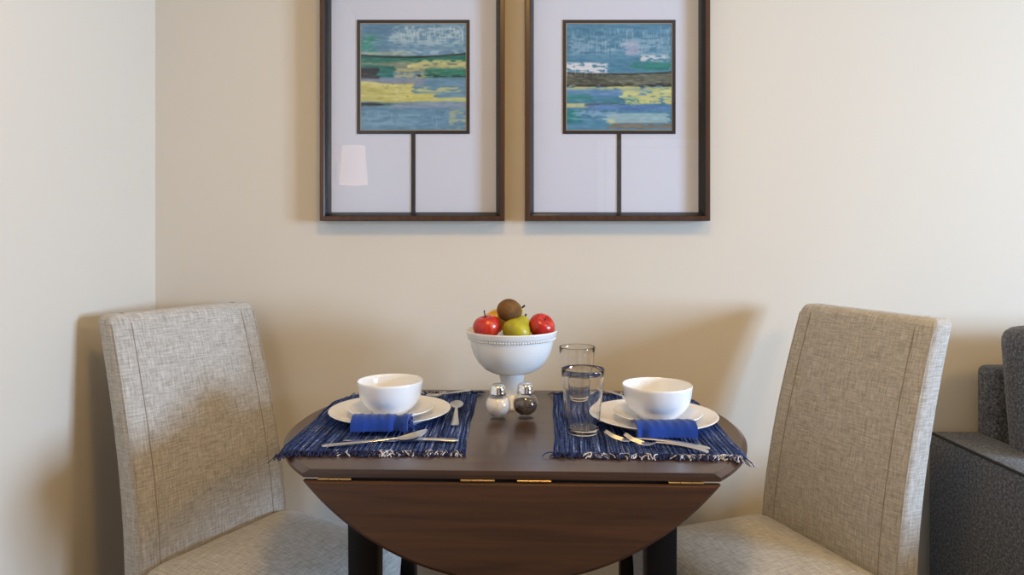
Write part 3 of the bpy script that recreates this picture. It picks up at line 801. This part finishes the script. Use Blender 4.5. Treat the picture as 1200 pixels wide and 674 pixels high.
put('fork', fork_mesh(0.150), tp(732, 521), tp(808, 530.5), 'shorter steel fork lying in front on the right placemat', 'fork', 0.0035)
put('teaspoon', spoon_mesh(0.135, 0.043, 0.0145), tp(742, 474), tp(712, 460), 'steel teaspoon lying behind the plates on the right placemat', 'spoon')
put('teaspoon', spoon_mesh(0.135, 0.043, 0.0145), tp(500, 470), tp(542, 461), 'steel teaspoon lying behind the plates on the left placemat', 'spoon')

# ------------------------------------------------------------ drinking glasses
def tumbler(x, y, label):
    H_, rt, rb = 0.125, 0.0420, 0.0305; t = 0.0017
    prof = [(0, 0.0), (rb-0.004, 0.0), (rb-0.001, 0.0015), (rb, 0.005)]
    for k in range(1, 9): q = k/8; prof.append((rb+(rt-rb)*q**0.9, 0.005+(H_-0.0065)*q))
    prof += [(rt-0.0004, H_-0.0004), (rt-t/2, H_), (rt-t+0.0004, H_-0.0004)]
    for k in range(8, 0, -1): q = k/8; prof.append((rb+(rt-rb)*q**0.9-t, 0.012+(H_-0.0135)*q))
    prof += [(rb-t-0.002, 0.0115), (rb-0.010, 0.0098), (0, 0.0092)]
    g = G(); g.lathe(prof, 64); o = g.build('drinking_glass', M['glass'], auto=50, loc=(x, y, PZ+0.0003)); tag(o, label, 'glass', 'clear drinking glasses'); return o
tumbler(0.1375, 1.333, 'clear tapered drinking glass in front, nearest the camera')
tumbler(0.152, 1.605, 'clear tapered drinking glass standing behind the other one')

# ------------------------------------------------------------ salt and pepper
def shaker(x, y, fill, label):
    root = empty('shaker', (x, y, TH)); root.name = 'salt_shaker' if fill == 'salt' else 'pepper_shaker'
    tag(root, label, 'shaker', 'glass salt and pepper shakers')
    R = 0.0275; zc = 0.0285
    out = [(0, 0.0), (0.0165, 0.0), (0.0185, 0.002)]
    for k in range(1, 14):
        a = -0.82+ (1.95)*k/13; out.append((R*math.cos(a), zc+R*math.sin(a)))
    out += [(0.0145, 0.0535), (0.0145, 0.0585)]
    inn = [(0.0125, 0.0585), (0.0125, 0.0530)]
    for k in range(12, 0, -1):
        a = -0.80+1.90*k/13; inn.append(((R-0.0018)*math.cos(a), zc+0.001+(R-0.0018)*math.sin(a)))
    inn += [(0.014, 0.0085), (0, 0.0075)]
    g = G(); g.lathe(out+inn, 48); g.build('glass_body', M['thin_glass'] if fill == 'salt' else M['glass_body'], root, auto=60)
    top = 0.0455 if fill == 'salt' else 0.040
    fp = [(0, 0.0095), (0.013, 0.0095)]
    for k in range(1, 16):
        a = -0.80+1.9*k/13; zz_ = zc+0.001+(R-0.0026)*math.sin(a)
        if zz_ > top: break
        fp.append(((R-0.0026)*math.cos(a), zz_))
    fp.append((0, top+0.001)); g = G(); g.lathe(fp, 40); g.build('salt_fill' if fill == 'salt' else 'pepper_fill', M[fill], root, auto=50)
    cap = [(0.0155, 0.0515), (0.0178, 0.0522), (0.0182, 0.0545), (0.0176, 0.0570), (0.0172, 0.0640), (0.0165, 0.0690), (0.0135, 0.0730), (0.008, 0.0752), (0, 0.0760)]
    g = G(); g.lathe([(0.0148, 0.0515)]+cap[0:], 48); c = g.build('cap', M['chrome'], root, auto=50)
    g = G()
    for k in range(7):
        a = 2*PI*k/6; r = 0.006 if k < 6 else 0
        g.lathe([(0, 0.0004), (0.0008, 0.0003), (0.0008, -0.0005)], 8, (r*math.cos(a), r*math.sin(a), 0.0757-(0.0006 if r else -0.0001)))
    g.build('pour_holes', M['hole'], c)
M['glass_body'] = M['thin_glass']
shaker(-0.0300, 1.452, 'salt', 'round glass shaker with chrome cap full of white salt')
shaker(0.0285, 1.462, 'pepper', 'round glass shaker with chrome cap full of dark ground pepper')

# ------------------------------------------------------------ footed fruit bowl
FX, FY = -0.0005, 1.585; FH = 0.172; FR = 0.1055
prof = [(0, 0.004), (0.050, 0.003), (0.058, 0.0), (0.060, 0.0), (0.0605, 0.004), (0.056, 0.008), (0.044, 0.014), (0.033, 0.024), (0.0275, 0.038), (0.0265, 0.052), (0.0285, 0.066), (0.0305, 0.071), (0.046, 0.0745), (0.063, 0.083), (0.077, 0.097), (0.087, 0.114), (0.0935, 0.132), (0.0965, 0.146), (0.0975, 0.153), (0.1005, 0.157), (0.1030, 0.160), (0.1035, 0.164), (0.1050, 0.168), (0.1055, 0.170), (0.1045, FH), (0.1025, FH), (0.1005, 0.168), (0.0950, 0.157), (0.0925, 0.146), (0.0890, 0.132), (0.0825, 0.115), (0.0725, 0.099), (0.059, 0.087), (0.043, 0.0795), (0, 0.076)]
g = G(); g.lathe(prof, 96)
fb = empty('footed_bowl', (FX, FY, TH)); tag(fb, 'white porcelain footed fruit bowl at the back centre of the table', 'bowl')
g.build('bowl_body', M['porcelain'], fb, auto=50)
g = G()
for k in range(100):
    a = 2*PI*k/100; g.lathe([(0, -0.0026), (0.0018, -0.0018), (0.0026, 0), (0.0018, 0.0018), (0, 0.0026)], 8, (0.0990*math.cos(a), 0.0990*math.sin(a), 0.1535))
g.build('bead_trim', M['porcelain'], fb)

# ------------------------------------------------------------ fruit
def fruit(name, prof, mat, pos, axis, label, cat, stem=None, calyx=None, group=None, lump=0.0):
    """prof is turned about local z, then z is aligned with axis"""
    q = Vector(axis).normalized().to_track_quat('Z', 'Y').to_matrix().to_4x4()
    root = empty(name, pos) if (stem or calyx) else None
    g = G(); g.lathe(prof, 40)
    if lump:
        for v in g.v:
            d = 1+lump*noise.noise(v*28+Vector(pos)*9); v.x *= d; v.y *= d
    body = g.build('skin' if root else name, mat, root, auto=75)
    if root: root.rotation_euler = q.to_euler()
    else: body.location = pos; body.rotation_euler = q.to_euler(); root = body
    if stem:
        g = G(); g.tube(smooth_path(stem[0], 8), stem[1], 8); g.build('stem', M['stem'], root)
    if calyx is not None:
        g = G(); g.lathe([(0.0032, calyx+0.0005), (0.0024, calyx-0.0012), (0.0008, calyx-0.0004), (0, calyx)], 10); g.build('calyx', M['stem'], root)
    tag(root, label, cat, group); return root
def ball(r, sx=1.0, n=18):
    return [(r*math.sin(PI*k/n)*1.0, -r*sx*math.cos(PI*k/n)) for k in range(n+1)]
def apple_prof(r):
    p = []
    for k in range(25):
        a = -PI/2+PI*k/24; x = r*math.cos(a); z = 0.90*r*math.sin(a)
        dim = math.exp(-(x/(0.32*r))**2); z -= dim*(0.26*r if a > 0 else -0.16*r)
        x *= 1+0.07*math.sin(a); p.append((max(0, x) if 0 < k < 24 else 0, z))
    return p
def pear_prof(r, L):
    key = [(0, -0.96), (0.25, -0.99), (0.6, -0.86), (0.88, -0.55), (1.0, -0.15), (0.93, 0.22), (0.72, 0.58), (0.50, 0.90), (0.40, 1.15), (0.30, 1.32), (0.14, 1.40), (0, 1.38)]
    pts = smooth_path([(a, 0, b) for a, b in key], 30); out = []
    for i, p in enumerate(pts): out.append((max(0.0, p.x*r) if 0 < i < 30 else 0, p.z*r*L))
    return out
ar = 0.031
A1 = at(570.5, 383.5, 1.535); A2 = at(634.5, 382.5, 1.560); PG = at(606.0, 388.0, 1.534); KW = at(597.0, 364.0, 1.552)
fruit('apple', apple_prof(ar), M['apple'], A1, (-0.18, -0.1, 0.95), 'red apple at the left of the fruit bowl', 'apple', ([(0, 0, 0.016), (0, 0.001, 0.028), (-0.001, 0.002, 0.038)], [0.0014]*8+[0.0021]), -0.0225, 'red apples in the bowl')
fruit('apple', apple_prof(ar*0.98), M['apple'], A2, (0.35, -0.45, 0.7), 'red apple at the right of the fruit bowl', 'apple', ([(0, 0, 0.016), (0, 0.001, 0.024), (0, 0.002, 0.029)], 0.0010), -0.0220, 'red apples in the bowl')
fruit('pear', pear_prof(0.0335, 0.82), M['pear'], PG, (0.46, 0.42, 0.70), 'green pear lying at the front centre of the fruit bowl', 'pear', ([(0, 0, 0.034), (0.0015, 0, 0.040), (0.004, 0, 0.046)], [0.0020]*8+[0.0028]), -0.0262, 'green and yellow pears', lump=0.04)
fruit('kiwi', ball(0.0255, 1.13), M['kiwi'], KW, (0.93, 0.1, -0.25), 'brown fuzzy kiwi on top of the fruit pile', 'kiwi', lump=0.06)
fruit('mango', ball(0.0265, 1.35), M['mango'], at(579.5, 377.5, 1.602), (0.72, 0.1, 0.69), 'orange yellow mango with green patch behind the left apple', 'mango', ([(0, 0, 0.034), (0.0, 0.001, 0.040), (-0.004, 0.001, 0.046)], 0.0012), None, None, lump=0.05)
fruit('pear', pear_prof(0.026, 0.95), M['banana'], at(598.5, 371.5, 1.622), (0.72, -0.12, 0.60), 'yellow pear standing at the back behind the kiwi', 'pear', ([(0, 0, 0.031), (0.001, 0, 0.037), (0.004, 0, 0.042)], [0.0022]*8+[0.0030]), -0.023, 'green and yellow pears', lump=0.04)
# lower layer that carries the pile
for k, (dx, dy, dz) in enumerate(((-0.036, -0.012, 0.112), (0.034, -0.018, 0.112), (0.002, 0.040, 0.113))):
    fruit('apple', apple_prof(0.030), M['apple'], (FX+dx, FY+dy, TH+dz), (0.1*k, 0.2, 0.9), 'red apple low inside the bowl under the pile', 'apple', ([(0, 0, 0.015), (0, 0, 0.024)], 0.0010), None, 'hidden apples')
